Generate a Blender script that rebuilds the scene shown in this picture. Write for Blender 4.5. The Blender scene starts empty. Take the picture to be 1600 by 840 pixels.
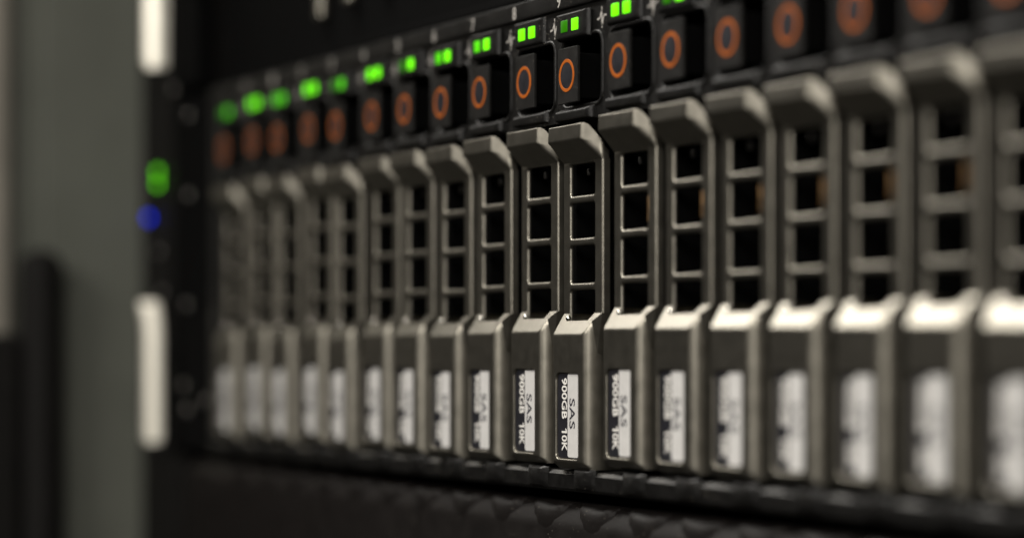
import bpy, bmesh, math, random
from mathutils import Vector, Matrix

random.seed(7)
SC = bpy.context.scene
COL = SC.collection
R = math.radians
MM = 0.001

# ------------------------------------------------------------------ camera
ALPHA = R(26.33)                     # angle between the view and the row of drives
cam_d = bpy.data.cameras.new('camera')
cam = bpy.data.objects.new('camera', cam_d)
COL.objects.link(cam)
cam.location = (0.3777, -0.20075, 0.0)
cam.rotation_euler = (R(90), 0, math.pi / 2 - ALPHA)
cam_d.sensor_width = 36.0
cam_d.lens = 3900 / 1600 * 36.0
cam_d.shift_y = 132 / 1600
cam_d.clip_start = 0.01
cam_d.clip_end = 50
cam_d.dof.use_dof = True
cam_d.dof.focus_distance = 0.4315
cam_d.dof.aperture_fstop = 6.4
cam_d.dof.aperture_blades = 9
SC.camera = cam

# ------------------------------------------------------------------ world, lamps, exposure
world = bpy.data.worlds.new('World')
SC.world = world
world.use_nodes = True
bg = world.node_tree.nodes['Background']
bg.inputs[0].default_value = (1.0, 0.93, 0.82, 1)
bg.inputs[1].default_value = 0.008


def area(name, loc, target, size, size_y, power, color):
    l = bpy.data.lights.new(name, 'AREA')
    l.shape = 'RECTANGLE'
    l.size, l.size_y = size, size_y
    l.energy = power
    l.color = color
    o = bpy.data.objects.new(name, l)
    COL.objects.link(o)
    o.location = loc
    d = (Vector(target) - Vector(loc)).normalized()
    ax = (Vector((1, 0, 0)) - d * d.x).normalized()          # long side runs along the row
    o.rotation_euler = Matrix((ax, (-d).cross(ax), -d)).transposed().to_euler()
    return o


area('ceiling_lamp', (-0.95, -0.50, 1.2), (-0.15, 0, 0), 2.0, 0.4, 48, (1.0, 0.955, 0.885))
area('ridge_fill', (0.36, -0.88, 0.46), (-0.02, 0, 0), 0.36, 0.26, 6.2, (1.0, 0.955, 0.885))  # added light, brings out the bright ridge down each carrier
area('aisle_lamp', (1.25, -0.70, 0.50), (-0.05, 0, 0), 0.5, 0.35, 12, (1.0, 0.955, 0.885))

SC.view_settings.view_transform = 'Standard'
SC.view_settings.look = 'None'
SC.view_settings.exposure = 0.0
SC.view_settings.gamma = 1.0
SC.view_settings.use_curve_mapping = False
SC.render.engine = 'CYCLES'
SC.cycles.use_denoising = True
SC.cycles.max_bounces = 8
SC.cycles.sample_clamp_indirect = 6.0


# ------------------------------------------------------------------ materials
def mat(name, color, rough=0.5, metal=0.0, spec=0.5, noise=0.0, nscale=400.0, bump=0.0,
        bscale=3000.0, dust=0.0, emit=None, estr=0.0, coat=0.0, tone=0.0):
    m = bpy.data.materials.new(name)
    m.use_nodes = True
    nt = m.node_tree
    p = nt.nodes['Principled BSDF']
    p.inputs['Base Color'].default_value = (*color, 1)
    p.inputs['Roughness'].default_value = rough
    p.inputs['Metallic'].default_value = metal
    p.inputs['Specular IOR Level'].default_value = spec
    p.inputs['Coat Weight'].default_value = coat
    tc = nt.nodes.new('ShaderNodeTexCoord')
    info = nt.nodes.new('ShaderNodeObjectInfo')
    add = nt.nodes.new('ShaderNodeVectorMath')
    add.operation = 'ADD'
    nt.links.new(tc.outputs['Object'], add.inputs[0])
    nt.links.new(info.outputs['Location'], add.inputs[1])
    vec = add.outputs[0]
    col_out = None
    if noise > 0:
        n = nt.nodes.new('ShaderNodeTexNoise')
        n.inputs['Scale'].default_value = nscale
        n.inputs['Detail'].default_value = 6
        nt.links.new(vec, n.inputs['Vector'])
        mr = nt.nodes.new('ShaderNodeMapRange')
        mr.inputs[1].default_value = 0.3
        mr.inputs[2].default_value = 0.7
        mr.inputs[3].default_value = 1 - noise
        mr.inputs[4].default_value = 1 + noise
        nt.links.new(n.outputs[0], mr.inputs[0])
        mx = nt.nodes.new('ShaderNodeMix')
        mx.data_type = 'RGBA'
        mx.blend_type = 'MULTIPLY'
        mx.inputs[0].default_value = 1
        mx.inputs[6].default_value = (*color, 1)
        nt.links.new(mr.outputs[0], mx.inputs[7])
        col_out = mx.outputs[2]
        if tone > 0:
            tr = nt.nodes.new('ShaderNodeMapRange')
            tr.inputs[3].default_value = 1 - tone
            tr.inputs[4].default_value = 1 + tone
            nt.links.new(info.outputs['Random'], tr.inputs[0])
            t2 = nt.nodes.new('ShaderNodeMix')
            t2.data_type = 'RGBA'
            t2.blend_type = 'MULTIPLY'
            t2.inputs[0].default_value = 1
            nt.links.new(col_out, t2.inputs[6])
            nt.links.new(tr.outputs[0], t2.inputs[7])
            col_out = t2.outputs[2]
        # the wear changes the gloss as well
        rr = nt.nodes.new('ShaderNodeMapRange')
        rr.inputs[1].default_value = 0.3
        rr.inputs[2].default_value = 0.7
        rr.inputs[3].default_value = max(0.02, rough - noise * 0.25)
        rr.inputs[4].default_value = min(1, rough + noise * 0.25)
        nt.links.new(n.outputs[0], rr.inputs[0])
        nt.links.new(rr.outputs[0], p.inputs['Roughness'])
    if dust > 0:
        v = nt.nodes.new('ShaderNodeTexVoronoi')
        v.inputs['Scale'].default_value = 1500
        v.inputs['Randomness'].default_value = 1
        nt.links.new(vec, v.inputs['Vector'])
        big = nt.nodes.new('ShaderNodeTexNoise')
        big.inputs['Scale'].default_value = 260
        nt.links.new(vec, big.inputs['Vector'])
        lt = nt.nodes.new('ShaderNodeMath')
        lt.operation = 'LESS_THAN'
        lt.inputs[1].default_value = 0.13
        nt.links.new(v.outputs['Distance'], lt.inputs[0])
        gt = nt.nodes.new('ShaderNodeMapRange')
        gt.inputs[1].default_value = 0.52
        gt.inputs[2].default_value = 0.66
        nt.links.new(big.outputs[0], gt.inputs[0])
        ml = nt.nodes.new('ShaderNodeMath')
        ml.operation = 'MULTIPLY'
        nt.links.new(lt.outputs[0], ml.inputs[0])
        nt.links.new(gt.outputs[0], ml.inputs[1])
        ml2 = nt.nodes.new('ShaderNodeMath')
        ml2.operation = 'MULTIPLY'
        ml2.inputs[1].default_value = dust
        nt.links.new(ml.outputs[0], ml2.inputs[0])
        mx = nt.nodes.new('ShaderNodeMix')
        mx.data_type = 'RGBA'
        mx.inputs[7].default_value = (0.42, 0.38, 0.31, 1)
        if col_out:
            nt.links.new(col_out, mx.inputs[6])
        else:
            mx.inputs[6].default_value = (*color, 1)
        nt.links.new(ml2.outputs[0], mx.inputs[0])
        col_out = mx.outputs[2]
    if col_out:
        nt.links.new(col_out, p.inputs['Base Color'])
    if bump > 0:
        n = nt.nodes.new('ShaderNodeTexNoise')
        n.inputs['Scale'].default_value = bscale
        n.inputs['Detail'].default_value = 3
        nt.links.new(vec, n.inputs['Vector'])
        b = nt.nodes.new('ShaderNodeBump')
        b.inputs['Strength'].default_value = bump
        b.inputs['Distance'].default_value = 0.0001
        nt.links.new(n.outputs[0], b.inputs['Height'])
        nt.links.new(b.outputs[0], p.inputs['Normal'])
    if emit:
        p.inputs['Emission Color'].default_value = (*emit, 1)
        p.inputs['Emission Strength'].default_value = estr
    return m


M = {
    'silver': mat('silver_grey_paint', (0.236, 0.221, 0.187), 0.36, 0.96, 0.5, 0.09, 420, 0.10, 5200, 0.5, tone=0.07),
    'black': mat('black_textured_plastic', (0.0055, 0.0052, 0.0049), 0.42, 0, 0.28, 0.25, 500, 0.5, 4200, 0.55),
    'button': mat('black_button_plastic', (0.009, 0.0085, 0.008), 0.45, 0, 0.3, 0.2, 500, 0.25, 5200, 0.5),
    'void': mat('matt_black_interior', (0.002, 0.002, 0.002), 0.9, 0, 0.05, 0.2, 300),
    'orange': mat('orange_print', (0.38, 0.092, 0.009), 0.55, 0, 0.1, 0.15, 900),
    'label_black': mat('black_label_print', (0.012, 0.012, 0.016), 0.45, 0, 0.4, 0.15, 700),
    'label_white': mat('white_label_paper', (0.55, 0.54, 0.525), 0.6, 0, 0.3, 0.05, 600, 0.15, 2500),
    'print_white': mat('white_print', (0.72, 0.70, 0.66), 0.6, 0, 0.3, 0.08, 900),
    'print_grey': mat('grey_print', (0.40, 0.38, 0.35), 0.6, 0, 0.3, 0.1, 900),
    'ink': mat('black_ink', (0.02, 0.02, 0.03), 0.5, 0, 0.3, 0.1, 900),
    'led_on': mat('green_led_lit', (0.05, 0.3, 0.0), 0.3, 0, 0.5, emit=(0.17, 1.0, 0.003), estr=1.4),
    'led_mid': mat('green_led_half_lit', (0.05, 0.3, 0.0), 0.3, 0, 0.5, emit=(0.11, 1.0, 0.003), estr=0.6),
    'led_dim': mat('green_led_dim', (0.02, 0.12, 0.0), 0.3, 0, 0.5, emit=(0.08, 1.0, 0.002), estr=0.10),
    'blue_led': mat('blue_led_lit', (0.0, 0.0, 0.02), 0.6, 0, 0.05, emit=(0.0, 0.03, 1.0), estr=2.0),
    'gold': mat('brass_spring', (0.30, 0.17, 0.07), 0.5, 0.8, 0.5, 0.2, 500),
    'steel': mat('dull_steel', (0.22, 0.21, 0.20), 0.35, 1.0, 0.5, 0.15, 500),
    'bead': mat('polished_bead', (0.75, 0.73, 0.68), 0.16, 1.0, 0.5),
    'ear': mat('pale_satin_ear', (0.93, 0.89, 0.78), 0.42, 0.55, 0.6, 0.05, 120, 0.1, 2000),
    'cabinet': mat('grey_green_cabinet_paint', (0.092, 0.096, 0.080), 0.55, 0, 0.4, 0.08, 60, 0.15, 1800),
    'trim': mat('pale_grey_trim', (0.26, 0.24, 0.205), 0.5, 0, 0.4, 0.08, 60),
    'brown': mat('dark_brown_panel', (0.0055, 0.0043, 0.0039), 0.55, 0, 0.16, 0.2, 200, 0.4, 3200, 0.5),
    'rubber': mat('black_rubber', (0.006, 0.0055, 0.005), 0.65, 0, 0.15, 0.2, 150),
}


# ------------------------------------------------------------------ mesh helpers: (x, d, z) in mm, d points out of the rack
def finish(name, bm, material, parent=None, loc=(0, 0, 0), sharp=38, wn=True, merge=True):
    if merge:
        bmesh.ops.remove_doubles(bm, verts=bm.verts, dist=2e-6)
        bmesh.ops.dissolve_degenerate(bm, dist=1e-6, edges=bm.edges)
    bmesh.ops.recalc_face_normals(bm, faces=bm.faces)
    me = bpy.data.meshes.new(name)
    bm.to_mesh(me)
    bm.free()
    for p in me.polygons:
        p.use_smooth = True
    me.set_sharp_from_angle(angle=R(sharp))
    me.materials.append(M[material])
    o = bpy.data.objects.new(name, me)
    COL.objects.link(o)
    if parent:
        o.parent = parent
    o.location = Vector((loc[0], -loc[1], loc[2])) * MM
    if wn:
        w = o.modifiers.new('weighted', 'WEIGHTED_NORMAL')
        w.keep_sharp = True
    return o


def V(bm, x, d, z):
    return bm.verts.new((x * MM, -d * MM, z * MM))


def F(bm, vs):
    try:
        return bm.faces.new(vs)
    except ValueError:
        return None


def box(bm, x0, x1, d0, d1, z0, z1, bev=0.0, seg=2):
    g = bmesh.ops.create_cube(bm, size=1)
    vs = g['verts']
    bmesh.ops.scale(bm, vec=((x1 - x0) * MM, (d1 - d0) * MM, (z1 - z0) * MM), verts=vs)
    bmesh.ops.translate(bm, vec=((x0 + x1) / 2 * MM, -(d0 + d1) / 2 * MM, (z0 + z1) / 2 * MM), verts=vs)
    if bev > 0:
        es = list({e for v in vs for e in v.link_edges})
        bmesh.ops.bevel(bm, geom=es, offset=bev * MM, segments=seg, affect='EDGES', profile=0.5)


def rrect(x0, x1, z0, z1, r, n=5, cut=None):
    """rounded rectangle, counter-clockwise; returns points and for each the corner index"""
    pts = []
    rr = r if isinstance(r, (list, tuple)) else (r, r, r, r)
    cs = ((x1 - rr[0], z1 - rr[0], 0, rr[0]), (x0 + rr[1], z1 - rr[1], 90, rr[1]),
          (x0 + rr[2], z0 + rr[2], 180, rr[2]), (x1 - rr[3], z0 + rr[3], 270, rr[3]))
    for cx, cz, a0, q in cs:
        for k in range(n):
            a = R(a0 + 90 * k / (n - 1))
            pts.append((cx + q * math.cos(a), cz + q * math.sin(a)))
    return pts


def outer_pts(x0, x1, z0, z1, hole, n=5):
    """points on the outer rectangle that pair up with the hole's points"""
    pts = []
    cor = ((x1, z1), (x0, z1), (x0, z0), (x1, z0))
    half = (n - 1) // 2
    for c in range(4):
        hs = hole[c * n:(c + 1) * n]
        cx, cz = cor[c]
        for k in range(n):
            hx, hz = hs[k]
            if k == half:
                pts.append((cx, cz))
            elif (k < half) == (c % 2 == 0):
                pts.append((cx, hz))
            else:
                pts.append((hx, cz))
    return pts


def cell(bm, ox0, ox1, oz0, oz1, hx0, hx1, hz0, hz1, r, d, depth, bev=0.35, floor=False, n=5, lip=0.0):
    """a flat plate with one rounded opening whose rim is rounded over"""
    hole = rrect(hx0, hx1, hz0, hz1, r, n)
    rr = r if isinstance(r, (list, tuple)) else (r,) * 4
    big = rrect(hx0 - bev, hx1 + bev, hz0 - bev, hz1 + bev, [q + bev for q in rr], n)
    g = 0.35 if lip else 0.0
    foot = rrect(hx0 - bev - g, hx1 + bev + g, hz0 - bev - g, hz1 + bev + g, [q + bev + g for q in rr], n)
    out = outer_pts(ox0, ox1, oz0, oz1, foot, n)
    loops = [[V(bm, x, d, z) for x, z in out]]
    if lip:
        for k in range(5):
            a = k / 4 * math.pi / 2
            f = math.cos(a)
            loops.append([V(bm, b[0] + (o_[0] - b[0]) * f, d + lip * math.sin(a), b[1] + (o_[1] - b[1]) * f) for b, o_ in zip(big, foot)])
        d += lip
    for k in range(4):
        a = k / 3 * math.pi / 2
        f = 1 - math.sin(a)
        loops.append([V(bm, h[0] + (b[0] - h[0]) * f, d - bev * (1 - math.cos(a)), h[1] + (b[1] - h[1]) * f)
                      for h, b in zip(hole, big)])
    loops.append([V(bm, x, d - depth, z) for x, z in hole])
    m = len(hole)
    for a, b in zip(loops, loops[1:]):
        for i in range(m):
            j = (i + 1) % m
            F(bm, [a[i], a[j], b[j], b[i]])
    if floor:
        F(bm, loops[-1])


def sweep(bm, cols, prof, skip=None, ztop=None):
    """cols: (x, dmax) stations; prof: closed outline of (d, z); each station clamps d at dmax"""
    rows = [[V(bm, x, min(d, dm), min(z, ztop(min(d, dm))) if ztop else z) for d, z in prof] for x, dm in cols]
    n = len(prof)
    for i in range(len(rows) - 1):
        for j in range(n):
            if skip and skip(i, j):
                continue
            k = (j + 1) % n
            F(bm, [rows[i][j], rows[i][k], rows[i + 1][k], rows[i + 1][j]])
    F(bm, rows[0])
    F(bm, list(reversed(rows[-1])))


def arc_cols(x0, x1, d, rl, rxr, ryr, n=7):
    """stations with a small round at the left edge and an elliptic round at the right"""
    c = []
    for k in range(4):
        a = k / 3 * math.pi / 2
        c.append((x0 + rl * (1 - math.cos(a)) if k else x0, d - rl * (1 - math.sin(a))))
    for k in range(n):
        a = k / (n - 1) * math.pi / 2
        c.append((x1 - rxr + rxr * math.sin(a), d - ryr * (1 - math.cos(a))))
    return c


def lin(a, b, n):
    return [(a[0] + (b[0] - a[0]) * k / n, a[1] + (b[1] - a[1]) * k / n) for k in range(n)]


def corner(a, b, c, r, n=3):
    """round the corner b of a polyline a-b-c"""
    a, b, c = Vector(a), Vector(b), Vector(c)
    p, q = b + (a - b).normalized() * r, b + (c - b).normalized() * r
    return [tuple((p * (1 - t) + b * t) * (1 - t) + (b * (1 - t) + q * t) * t) for t in [k / n for k in range(n + 1)]]


def empty(name, loc=(0, 0, 0), label=None, cat=None, group=None, parent=None):
    o = bpy.data.objects.new(name, None)
    o.empty_display_size = 0.01
    COL.objects.link(o)
    o.location = Vector((loc[0], -loc[1], loc[2])) * MM
    if parent:
        o.parent = parent
    if label:
        o['label'] = label
    if cat:
        o['category'] = cat
    if group:
        o['group'] = group
    return o


def text_mesh(name, body, bold=0.0):
    cu = bpy.data.curves.new(name, 'FONT')
    cu.body = body
    cu.size = 1
    cu.offset = bold
    cu.resolution_u = 3
    o = bpy.data.objects.new(name, cu)
    COL.objects.link(o)
    dg = bpy.context.evaluated_depsgraph_get()
    me = bpy.data.meshes.new_from_object(o.evaluated_get(dg))
    bpy.data.objects.remove(o)
    bpy.data.curves.remove(cu)
    return me


def text_obj(name, words, material, parent, d, thick=0.02):
    """words: list of (string, bold, x0, x1, z0, z1, vertical) fitted to that box; one mesh"""
    bm = bmesh.new()
    for body, bold, x0, x1, z0, z1, vertical in words:
        if body == 'one':
            me = bpy.data.meshes.new('t')
            me.from_pydata([(0.55, 0, 0), (1, 0, 0), (1, 1, 0), (0.6, 1, 0), (0, 0.82, 0), (0, 0.66, 0), (0.55, 0.78, 0)], [], [list(range(7))])
        else:
            me = text_mesh('t', body, bold)
        xs = [v.co.x for v in me.vertices]
        ys = [v.co.y for v in me.vertices]
        ax, bx_, ay, by = min(xs), max(xs), min(ys), max(ys)
        for v in me.vertices:
            u, w = (v.co.x - ax) / (bx_ - ax), (v.co.y - ay) / (by - ay)
            if vertical:
                v.co = ((x0 + (x1 - x0) * w) * MM, -d * MM, (z1 - (z1 - z0) * u) * MM)
            else:
                v.co = ((x0 + (x1 - x0) * u) * MM, -d * MM, (z0 + (z1 - z0) * w) * MM)
        bm.from_mesh(me)
        bpy.data.meshes.remove(me)
    g = bmesh.ops.extrude_face_region(bm, geom=bm.faces[:])
    bmesh.ops.translate(bm, vec=(0, thick * MM, 0), verts=[e for e in g['geom'] if isinstance(e, bmesh.types.BMVert)])
    return finish(name, bm, material, parent, merge=False, wn=False)


PITCH = 17.35
NS = 18
SLOT = [(n - 10) * PITCH for n in range(NS)]
X0 = SLOT[0] - PITCH / 2
X1 = SLOT[-1] + PITCH / 2

# ------------------------------------------------------------------ the rack: cabinet side and the units above and below
rack = empty('rack_cabinet', (-244, 0, -250), 'grey-green rack cabinet side panel with paler front edge at far left', 'rack cabinet')
bm = bmesh.new(); box(bm, -14, 0, -40, 26, 0, 560, 0.8); finish('side_panel', bm, 'cabinet', rack)
bm = bmesh.new(); box(bm, -14, -4, 26.05, 33, 0, 560); finish('seal_groove', bm, 'cabinet', rack)
bm = bmesh.new(); box(bm, -14, 1.5, 33.05, 75, 0, 560, 5.5, 5); finish('front_post', bm, 'trim', rack)
bm = bmesh.new(); box(bm, 0.05, 27.5, -40, 0.2, 0, 560, 0.8); finish('mounting_rail', bm, 'rubber', rack)

duct = empty('cable_guide', (-236, 22, -250), 'black upright cable guide standing before the grey cabinet side, bottom left', 'cable guide')
bm = bmesh.new(); box(bm, -7, 3, 1, 12, 0, 276, 4.5, 4); finish('guide_body', bm, 'rubber', duct)
bm = bmesh.new(); box(bm, -7, 2.5, 12.05, 44, 0, 255, 2.5, 3); finish('guide_flange', bm, 'rubber', duct)

# unit above
up = empty('upper_server', (0, 0, 64.4), 'black server front panel above the row of green lights, mostly out of frame', 'server')
bm = bmesh.new(); box(bm, -196, X1 + 30, -200, -6.0, 0, 43.5, 0.8); finish('front_panel', bm, 'void', up)
bm = bmesh.new(); box(bm, -196, X1 + 30, -5.95, -4, 0, 1.6, 0.4); finish('lower_edge', bm, 'void', up)
for x, z in ((-131.5, 12.2), (-115.5, 13.6), (-99, 14.6), (-82, 15), (-65, 15)):
    bm = bmesh.new(); box(bm, x - 1.5, x + 1.5, -5.9, -3.4, z - 3.5, z + 13, 0.9, 3); finish('drive_latch', bm, 'silver', up)
bm = bmesh.new(); box(bm, -214, -198, -2, 1.5, 0.5, 43.5, 0.8); finish('ear', bm, 'void', up)
bm = bmesh.new()
sweep(bm, [(-215.5, 8.2), (-215, 8.9), (-214.2, 9.2), (-213.4, 8.9), (-212.8, 8.2), (-212.3, 7.0), (-212, 5.6)],
      [(9.2, 43), (9.2, 7.5), (8.2, 6), (4.0, 6), (3.6, 43)])
finish('ear_handle', bm, 'ear', up)
# unit below
low = empty('lower_server', (0, 0, -69.5), 'dark brown server front panel below the drive row with light patches shaped as bumps along its top edge', 'server')
bm = bmesh.new()
prof = [(-200, 0), (-200, 43.6), (-3, 43.6), (-1.2, 43.2), (0.6, 40.5), (1.0, 39), (1.0, 0)]
sweep(bm, [(-206, 2), (X1 + 30, 2)], prof); finish('front_panel', bm, 'brown', low, wn=False)
for n in range(NS + 1):
    bm = bmesh.new()
    x = (n - 10) * PITCH + 3.0
    sweep(bm, [(x - 6.5, -1.4), (x - 4.4, 0.1), (x - 1.6, 0.85), (x + 1.2, 1.06), (x + 3.6, 0.85), (x + 5.6, 0.1), (x + 7.0, -1.4)],
          [(-4, 43.65), (-1.8, 43.7), (-0.7, 43.4), (0.2, 42.8), (0.75, 41.9), (0.98, 40.9), (1.06, 39.9), (1.03, 39.2), (0.9, 38.6), (-4, 38.6)])
    finish('light_patch_bump', bm, 'brown', low)  # low relief standing in for soft light patches on the top edge

# ------------------------------------------------------------------ the storage array that holds the drives
arr = empty('storage_array', (0, 0, -23.7), 'black disk array chassis holding the row of grey drive carriers', 'disk array')
ZO = 23.7


def part(name, bm, material, parent=arr, **k):
    o = finish(name, bm, material, parent, **k)
    o.location.z += ZO * MM if parent is arr else 0
    return o


bm = bmesh.new(); box(bm, X0 - 6, X1 + 12, -60, -22, -22.5, 62.5); part('back_plane', bm, 'void')
bm = bmesh.new(); box(bm, X0 - 6, X1 + 12, -60, 1.2, 59.55, 62.9, 0.5); part('top_strip', bm, 'black')
bm = bmesh.new()
prof = [(-60, -19.9), (-3, -19.9), (0.6, -20.2), (1.2, -20.8), (1.2, -23.2), (0.8, -23.7), (-60, -23.7)]
sweep(bm, [(X0 - 6, 3), (X1 + 12, 3)], prof); part('bottom_rail', bm, 'black', wn=False)
bm = bmesh.new(); box(bm, X0 - 6, X0 - 1.0, -60, 1.0, -19.8, 59.5, 0.6); part('side_wall', bm, 'black')
bm = bmesh.new(); box(bm, X1 + 1.0, X1 + 12, -60, 1.0, -19.8, 59.5, 0.6); part('side_wall', bm, 'black')

# ribs of the bottom rail, dividers between the slots and the pocketed bezel of each slot (shared meshes)
first = {}


def shared(key, build, material, x, name):
    if key not in first:
        bm = bmesh.new(); build(bm)
        o = finish(name, bm, material, arr)
        first[key] = o
    else:
        o = first[key].copy(); COL.objects.link(o); o.parent = arr
    o.location = (x * MM, 0, ZO * MM)
    return o


def b_rib(bm):
    sweep(bm, [(-3.6, 1.1), (-2.6, 1.8), (-1.4, 2.3), (0.2, 2.5), (1.8, 2.3), (3.0, 1.8), (4.0, 1.1)],
          [(0.8, -19.75), (1.4, -19.7), (2.1, -20.1), (2.5, -20.9), (2.5, -22.0), (2.1, -22.9), (1.15, -23.4)])


def b_div(bm):
    box(bm, -0.9, 0.9, -20, -2.6, -19.5, 39.6, 0.3)


def b_bez(bm):
    cell(bm, -PITCH / 2 + 0.03, PITCH / 2 - 0.03, 40.0, 59.5, -6.9, 7.15, 42.7, 54.1, 1.6, 0.5, 6.0, 0.35, False, 5, 0.25)


for n in range(NS):
    shared('bez', b_bez, 'black', SLOT[n], 'slot_bezel')
for n in range(NS):
    shared('rib', b_rib, 'black', SLOT[n] + 2.2, 'rail_rib')
for n in range(NS + 1):
    shared('div', b_div, 'void', X0 + n * PITCH, 'slot_divider')

# printed slot numbers on the strip and the pulse mark beside each pair of lights
for n in range(1, NS):
    num = text_obj('slot_number', [(str(n - 1), 0.012, -7.9 - (0.5 if n > 10 else 0), -6.5 + (0.6 if n > 10 else 0), 59.9, 62.2, False)], 'print_grey', arr, 1.23)
    num.location = (SLOT[n] * MM, 0, ZO * MM)


def b_pulse(bm):
    def seg(p, q, w=0.16):
        a, b = Vector(p), Vector(q)
        t = (b - a).normalized(); s = Vector((-t.y, t.x)) * w
        pts = [a + s - t * w * .5, a - s - t * w * .5, b - s + t * w * .5, b + s + t * w * .5]
        lo = [V(bm, q_.x, 0.5, q_.y) for q_ in pts]; hi = [V(bm, q_.x, 0.53, q_.y) for q_ in pts]
        F(bm, hi)
        for i in range(4):
            F(bm, [lo[i], lo[(i + 1) % 4], hi[(i + 1) % 4], hi[i]])
    pl = [(5.4, 56.4), (6.3, 56.6), (6.9, 57.9), (7.0, 55.2), (7.6, 56.9), (8.5, 56.9)]
    for a, b in zip(pl, pl[1:]):
        seg(a, b)
    seg((6.95, 57.9), (6.95, 58.4)); seg((7.0, 55.3), (7.0, 54.9))


for n in range(NS - 1):
    shared('pulse', b_pulse, 'print_grey', SLOT[n] + 0.3, 'activity_mark')

# left ear with its lights and screws
bm = bmesh.new(); box(bm, -216, X0 - 6.1, -3, 1.2, -23.5, 62.6, 0.8); ear = part('ear', bm, 'void')
bm = bmesh.new()
sweep(bm, [(-215.5, 9.4), (-215, 10.1), (-214.2, 10.4), (-213.4, 10.0), (-212.8, 8.6), (-212.3, 7.4), (-212, 6.0)],
      [(8.2, 12.6), (9.9, 12.8), (10.4, 12.2), (9.2, 8.0), (8.9, 6.0), (8.9, -20.8), (8.1, -22.0), (5.8, -22.0), (5.2, -21), (5.2, 7.0)])
part('ear_handle', bm, 'ear')
for z in (-19, 2):
    bm = bmesh.new(); box(bm, -214.6, -212.9, 1.25, 4.6, z - 1.5, z + 1.5, 0.3); part('handle_mount', bm, 'black')


def dot(name, x, d, z, r, material, flat=0.5):
    bm = bmesh.new()
    bmesh.ops.create_uvsphere(bm, u_segments=16, v_segments=10, radius=r * MM)
    bmesh.ops.scale(bm, vec=(1, flat, 1), verts=bm.verts)
    o = finish(name, bm, material, arr, wn=False)
    o.location = (x * MM, -d * MM, (z + ZO) * MM)
    return o


def at(px, py, d):
    """mm position of a photo pixel on the plane d in front of the rack"""
    s, c = math.sin(ALPHA), math.cos(ALPHA)
    u = (px - 800) / 3900
    t = (200.75 - d) / (s + u * c)
    return 377.7 + t * (-c + u * s), (552 - py) / 3900 * t


for py in (269, 287):
    x, z = at(246, py, 1.6); dot('status_light', x, 1.6, z, 1.1, 'led_on')
x, z = at(232, 340, 1.6); dot('identify_light', x, 1.6, z, 1.1, 'blue_led')
for px, py in ((270, 140), (294, 181), (294, 306), (247, 395), (252, 457), (291, 476), (287, 602), (292, 640), (321, 626)):
    x, z = at(px, py, 1.3)
    dot('ear_screw', x, 1.3, z, 1.25, 'steel', 0.45)

# ------------------------------------------------------------------ one drive carrier, then its copies
ORD = ['first', 'second', 'third', 'fourth', 'fifth', 'sixth', 'seventh', 'eighth', 'ninth', 'tenth', 'eleventh',
       'twelfth', 'thirteenth', 'fourteenth', 'fifteenth', 'sixteenth', 'seventeenth', 'eighteenth']


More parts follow.
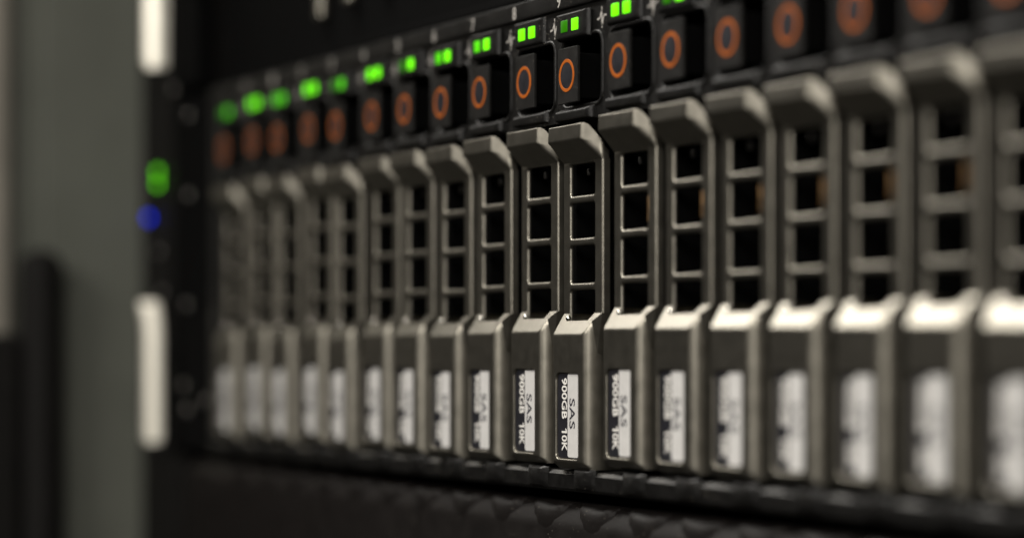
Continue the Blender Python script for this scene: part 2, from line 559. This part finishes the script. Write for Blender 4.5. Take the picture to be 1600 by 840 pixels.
def make_carrier():
    t = empty('drive_carrier', (0, 0, 0))
    # --- latch handle: window lattice and the cap above it
    bm = bmesh.new()
    L, RX = -7.1, 6.55
    zs = [5.1, 11.95, 19.6, 26.9, 33.4]
    holes = [(5.6, 11.35), (12.55, 18.95), (20.25, 26.25), (27.55, 33.5)]
    for k in range(4):
        h0, h1 = holes[k]
        if k == 3:
            h1 = 32.95
        r = 0.55
        cell(bm, L + 0.2, RX, zs[k], zs[k + 1], -4.75, 4.3, h0, h1, r, 0, 0.6, 0.40)
    # rounded right and left borders of the lattice plate
    for pts in ([(RX + 0.45 * math.sin(a), -0.45 * (1 - math.cos(a))) for a in [R(15 * k) for k in range(7)]] + [(7.0, -1.5)],
                [(L + 0.2, 0), (L + 0.06, -0.06), (L, -0.2), (L, -1.5)]):
        vs = [(V(bm, x, d, 7.3), V(bm, x, d, 33.4)) for x, d in pts]
        for a, b in zip(vs, vs[1:]):
            F(bm, [a[0], a[1], b[1], b[0]])
    # the lattice ends on the slope of the ledge at its lower right corner
    bmesh.ops.bisect_plane(bm, geom=bm.verts[:] + bm.edges[:] + bm.faces[:], plane_co=(7.02 * MM, 0, 7.3 * MM),
                           plane_no=(0.76, 0, -0.65), clear_outer=True)
    # cap
    A, B, C = (2.92, 39.45), (3.1, 36.8), (0.0, 33.35)
    prof = corner((2.1, 39.5), A, B, 0.25) + corner(A, B, C, 0.3) + lin((2.6, 36.35), C, 6) + \
        [C, (-1.3, 33.2), (-1.3, 35.4), (-0.4, 35.6)] + lin((0.2, 36.3), (1.75, 39.0), 4) + [(1.9, 39.45)]
    right = [(3.5, 3.3), (3.9, 3.24), (4.3, 3.08), (4.7, 2.8), (5.1, 2.4), (5.6, 1.8), (6.1, 1.15), (6.55, 0.5), (6.85, 0.1), (7.0, -0.4)]
    sweep(bm, arc_cols(-7.1, 7.0, 3.3, 0.3, 3.0, 2.6, 9)[:4] + right, prof,
          ztop=lambda d: min(39.5, 36.0 + (d + 0.4) * 1.4))
    finish('latch_handle', bm, 'silver', t)
    # --- lower body with the label recess
    bm = bmesh.new()
    D = 2.2
    P, Q, S = (0, 7.32), (D, 3.65), (D, -18.15)
    top = corner(P, Q, S, 0.3, 4)
    bot = corner(Q, S, (0.9, -19.3), 0.3, 3)
    CUT = (0.75, 7.32 - 0.75 * 3.67 / 2.2)
    prof = [P] + lin(CUT, top[0], 6) + top + bot + lin((1.9, -18.45), (0.9, -19.3), 3) + [(0.9, -19.3), (-6, -19.3), (-6, 7.32)]
    jf = 7 + len(top) - 1
    cols = arc_cols(-6.95, 7.0, D, 0.3, 2.9, 2.1, 9)[:4] + \
        [(3.3, D), (3.64, 2.16), (3.96, 2.04), (4.25, 1.83), (4.5, 1.52), (4.72, 1.08), (4.9, 0.5), (5.03, -0.25), (5.12, -1.2), (5.16, -2.6)]
    cols = cols[:4] + [(-4.75, D), (3.2, D)] + cols[4:]
    nlast = len(prof) - 1
    zl = lambda d: 7.33 - d * 3.67 / 2.2                      # the ledge's slope carried out to the corner of the lattice
    ga, gb, gc = V(bm, 4.8, 0.84, zl(0.84)), V(bm, 6.98, 0.0, zl(0.0)), V(bm, 4.6, 0.0, zl(0.0))
    ge, gf, gd = V(bm, 5.0, -0.1, 0.5), V(bm, 6.98, -1.5, 7.2), V(bm, 5.1, -1.2, 0.0)
    for tri in ((ga, gb, gc), (ga, ge, gb), (gb, ge, gd), (gb, gd, gf)):
        F(bm, list(tri))
    sweep(bm, cols, prof, skip=lambda i, j: (i in (3, 4, 5) and j == jf) or (4 <= i <= 8 and j in (0, nlast)))
    F(bm, [V(bm, 4.2, 0, 7.32), V(bm, 3.2, CUT[0], CUT[1]), V(bm, 4.2, CUT[0], CUT[1])])
    F(bm, [V(bm, 4.2, 0, 7.32), V(bm, 4.2, CUT[0], CUT[1]), V(bm, 4.5, CUT[0], CUT[1]), V(bm, 4.5, 0, 7.32)])
    cell(bm, cols[3][0], cols[6][0], bot[0][1], top[-1][1], -5.95, 2.25, -17.6, -2.9, (0.5, 1.2, 0.9, 0.6), D, 0.38, 0.22, True)
    finish('front_body', bm, 'silver', t)
    bm = bmesh.new()
    bmesh.ops.create_uvsphere(bm, u_segments=14, v_segments=9, radius=0.5 * MM)
    finish('glint_bead', bm, 'bead', t, (-4.72, 0.3, 6.5), wn=False)  # polished bead added to put a glint in the opening's lower corner
    # --- label in the recess
    bm = bmesh.new()
    pts = rrect(-5.75, 2.1, -17.45, -3.05, (0.4, 1.1, 0.8, 0.5), 5)
    lo = [V(bm, x, D - 0.37, z) for x, z in pts]; hi = [V(bm, x, D - 0.30, z) for x, z in pts]
    F(bm, hi)
    for i in range(len(pts)):
        F(bm, [lo[i], lo[(i + 1) % len(pts)], hi[(i + 1) % len(pts)], hi[i]])
    lab = finish('label_sticker', bm, 'label_black', t, wn=False)
    lab['label'] = 'black and white sticker reading 900GB 10K SAS'
    bm = bmesh.new()
    pts = rrect(-1.95, 1.95, -17.3, -3.1, (0.35, 0.25, 0.5, 0.55), 5)
    lo = [V(bm, x, D - 0.30, z) for x, z in pts]; hi = [V(bm, x, D - 0.27, z) for x, z in pts]
    F(bm, hi)
    for i in range(len(pts)):
        F(bm, [lo[i], lo[(i + 1) % len(pts)], hi[(i + 1) % len(pts)], hi[i]])
    finish('white_field', bm, 'label_white', lab, wn=False)
    text_obj('capacity_lettering', [('900GB', 0.02, -4.15, -2.2, -10.75, -3.75, True), ('0K', 0.02, -4.15, -2.2, -16.3, -13.55, True), ('one', 0, -4.15, -2.2, -13.2, -12.4, True)],
             'print_white', lab, D - 0.275)
    text_obj('interface_lettering', [('SAS', 0.01, -1.25, 0.75, -12.45, -7.2, True)], 'ink', lab, D - 0.25)
    # --- black head: light housing, lower block, button
    bm = bmesh.new()
    A, B = (1.4, 58.95), (1.4, 54.75)
    prof = corner((0.45, 59.2), A, B, 0.35) + corner(A, B, (0.45, 54.2), 0.35) + [(0.45, 54.35), (0.45, 59.2)]
    sweep(bm, arc_cols(-7.3, 3.9, 1.4, 0.3, 1.7, 0.9, 7), prof); finish('light_housing', bm, 'black', t)
    bm = bmesh.new()
    A, B = (1.7, 42.1), (1.6, 40.6)
    prof = corner((0.45, 42.6), A, B, 0.4) + corner(A, B, (-1, 39.9), 0.3) + [(-1, 39.95), (0.45, 42.6)]
    sweep(bm, arc_cols(-7.2, 5.2, 1.8, 0.3, 2.0, 1.2, 7), prof); finish('head_block', bm, 'black', t)
    bm = bmesh.new(); box(bm, -5.5, 1.6, 1.3, 2.0, 43.35, 52.9, 0.16, 2)
    b = finish('release_button', bm, 'button', t)
    bm = bmesh.new(); box(bm, -5.0, -0.6, -7, 1.25, 44.2, 52.0, 0.2, 1); finish('button_stem', bm, 'void', b, wn=False)
    bm = bmesh.new()
    N = 40
    ro, ri, zc, xc = 2.84, 2.24, 48.1, -2.2
    prev = None; rings = []
    for rad, d in ((ro, 2.0), (ro - 0.05, 2.05), (ri + 0.05, 2.05), (ri, 1.99)):
        rings.append([V(bm, xc + rad * math.cos(2 * math.pi * k / N), d, zc + rad * math.sin(2 * math.pi * k / N)) for k in range(N)])
    for a, c in zip(rings, rings[1:]):
        for i in range(N):
            F(bm, [a[i], a[(i + 1) % N], c[(i + 1) % N], c[i]])
    finish('button_ring', bm, 'orange', b, wn=False)
    bm = bmesh.new()
    rings = []
    for rad, d in ((2.22, 2.015), (1.5, 2.05), (0.8, 2.075)):
        rings.append([V(bm, xc + rad * math.cos(2 * math.pi * k / N), d, zc + rad * math.sin(2 * math.pi * k / N)) for k in range(N)])
    for a, c in zip(rings, rings[1:]):
        for i in range(N):
            F(bm, [a[i], a[(i + 1) % N], c[(i + 1) % N], c[i]])
    F(bm, rings[-1])
    finish('button_centre', bm, 'label_black', b, wn=False)
    # --- the drive behind the lattice, its spring and light pipe
    bm = bmesh.new(); box(bm, -6.6, 6.6, -21.5, -15, -19, 38, 0.4); finish('drive_block', bm, 'void', t)
    bm = bmesh.new(); box(bm, 0.7, 1.2, -2.5, -1.9, 21.4, 25.6, 0.1, 1); finish('spring_clip', bm, 'gold', t, wn=False)
    bm = bmesh.new(); box(bm, -3.9, -3.2, -3.4, -2.8, 31.2, 32.4, 0.2, 2); finish('light_pipe', bm, 'steel', t, wn=False)
    return t


LED_STATE = ['dm', 'nn', 'mm', 'no', 'dm', 'oo', 'dn', 'mn', 'mn', 'oo', 'dn', 'oo', 'dn', 'oo', 'mn', 'oo', 'mn', 'oo']
LED_MAT = {'d': 'led_dim', 'm': 'led_mid', 'n': 'led_on', 'o': 'led_on'}
led_me = {}


def add_leds(t, st):
    for i, (xa, xb) in enumerate(((-5.5, -3.0), (-1.55, 0.95))):
        k = (i, LED_MAT[st[i]])
        if k not in led_me:
            bm = bmesh.new(); box(bm, xa, xb, 1.25, 1.50, 55.75, 57.85, 0.12, 2)
            o = finish('indicator_light', bm, k[1], t)
            led_me[k] = o.data
        else:
            o = bpy.data.objects.new('indicator_light', led_me[k]); COL.objects.link(o); o.parent = t
        o['label'] = {'led_on': 'bright green light', 'led_mid': 'green light', 'led_dim': 'dark green unlit light'}[k[1]]


LABELS = [
    'blurred grey drive carrier nearest the black ear, leftmost of the row',
    'blurred grey drive carrier, second from the left end of the row',
    'blurred grey drive carrier, third from the left end of the row',
    'blurred grey drive carrier, fourth from the left end of the row',
    'blurred grey drive carrier, fifth from the left end, its left light dark',
    'soft grey drive carrier, sixth from the left end, both lights bright',
    'soft grey drive carrier, seventh from the left end, its left light dark',
    'soft grey drive carrier, eighth from the left end of the row',
    'nearly sharp grey drive carrier, ninth from the left, two left of the sharpest',
    'grey drive carrier with both lights bright, directly left of the sharpest carrier',
    'sharpest grey drive carrier with crisp SAS label, left light dark, right light bright',
    'grey drive carrier with both lights bright, directly right of the sharpest carrier',
    'grey drive carrier with readable blurred label, second right of the sharpest carrier',
    'soft grey drive carrier, fifth from the right edge of the picture',
    'blurred grey drive carrier, fourth from the right edge of the picture',
    'blurred grey drive carrier, third from the right edge of the picture',
    'large blurred grey drive carrier, second from the right edge of the picture',
    'largest, most blurred grey drive carrier cut off by the right picture edge',
]
DZ = [-0.5, 0.2, -0.45, 0.2, -0.6, 0.0, -0.1, -0.4, -0.1, 0.1, -0.45, 0.35, 0.25, 0.2, 0.15, 0.1, 0.15, -0.1]
DD = [0.3, -0.4, 0.2, -0.35, 0.45, -0.35, 0.1, 0.2, 0.35, -0.2, 0.3, -0.2, -0.2, -0.2, -0.05, 0.0, 0.05, 0.15]
DD = [v + 0.0 for v in DD]


def copy_tree(o, parent=None):
    """a carrier with copies of its parts and their pieces"""
    c = o.copy(); COL.objects.link(c); c.parent = parent
    for ch in o.children:
        copy_tree(ch, c)
    return c


proto = make_carrier()
things = [proto] + [copy_tree(proto) for _ in range(NS - 1)]
for n, t in enumerate(things):
    t.location = Vector((SLOT[n], -DD[n], DZ[n])) * MM
    t.rotation_euler = (0, 0, R(random.uniform(-0.25, 0.25)))
    t['label'] = LABELS[n]
    t['category'] = 'drive carrier'
    t['group'] = 'row of drive carriers in the disk array'
    add_leds(t, LED_STATE[n])
    if n < 11:                       # the brass clip shows only in the carriers on the right
        for ch in list(t.children):
            if ch.name.startswith('spring_clip'):
                bpy.data.objects.remove(ch)
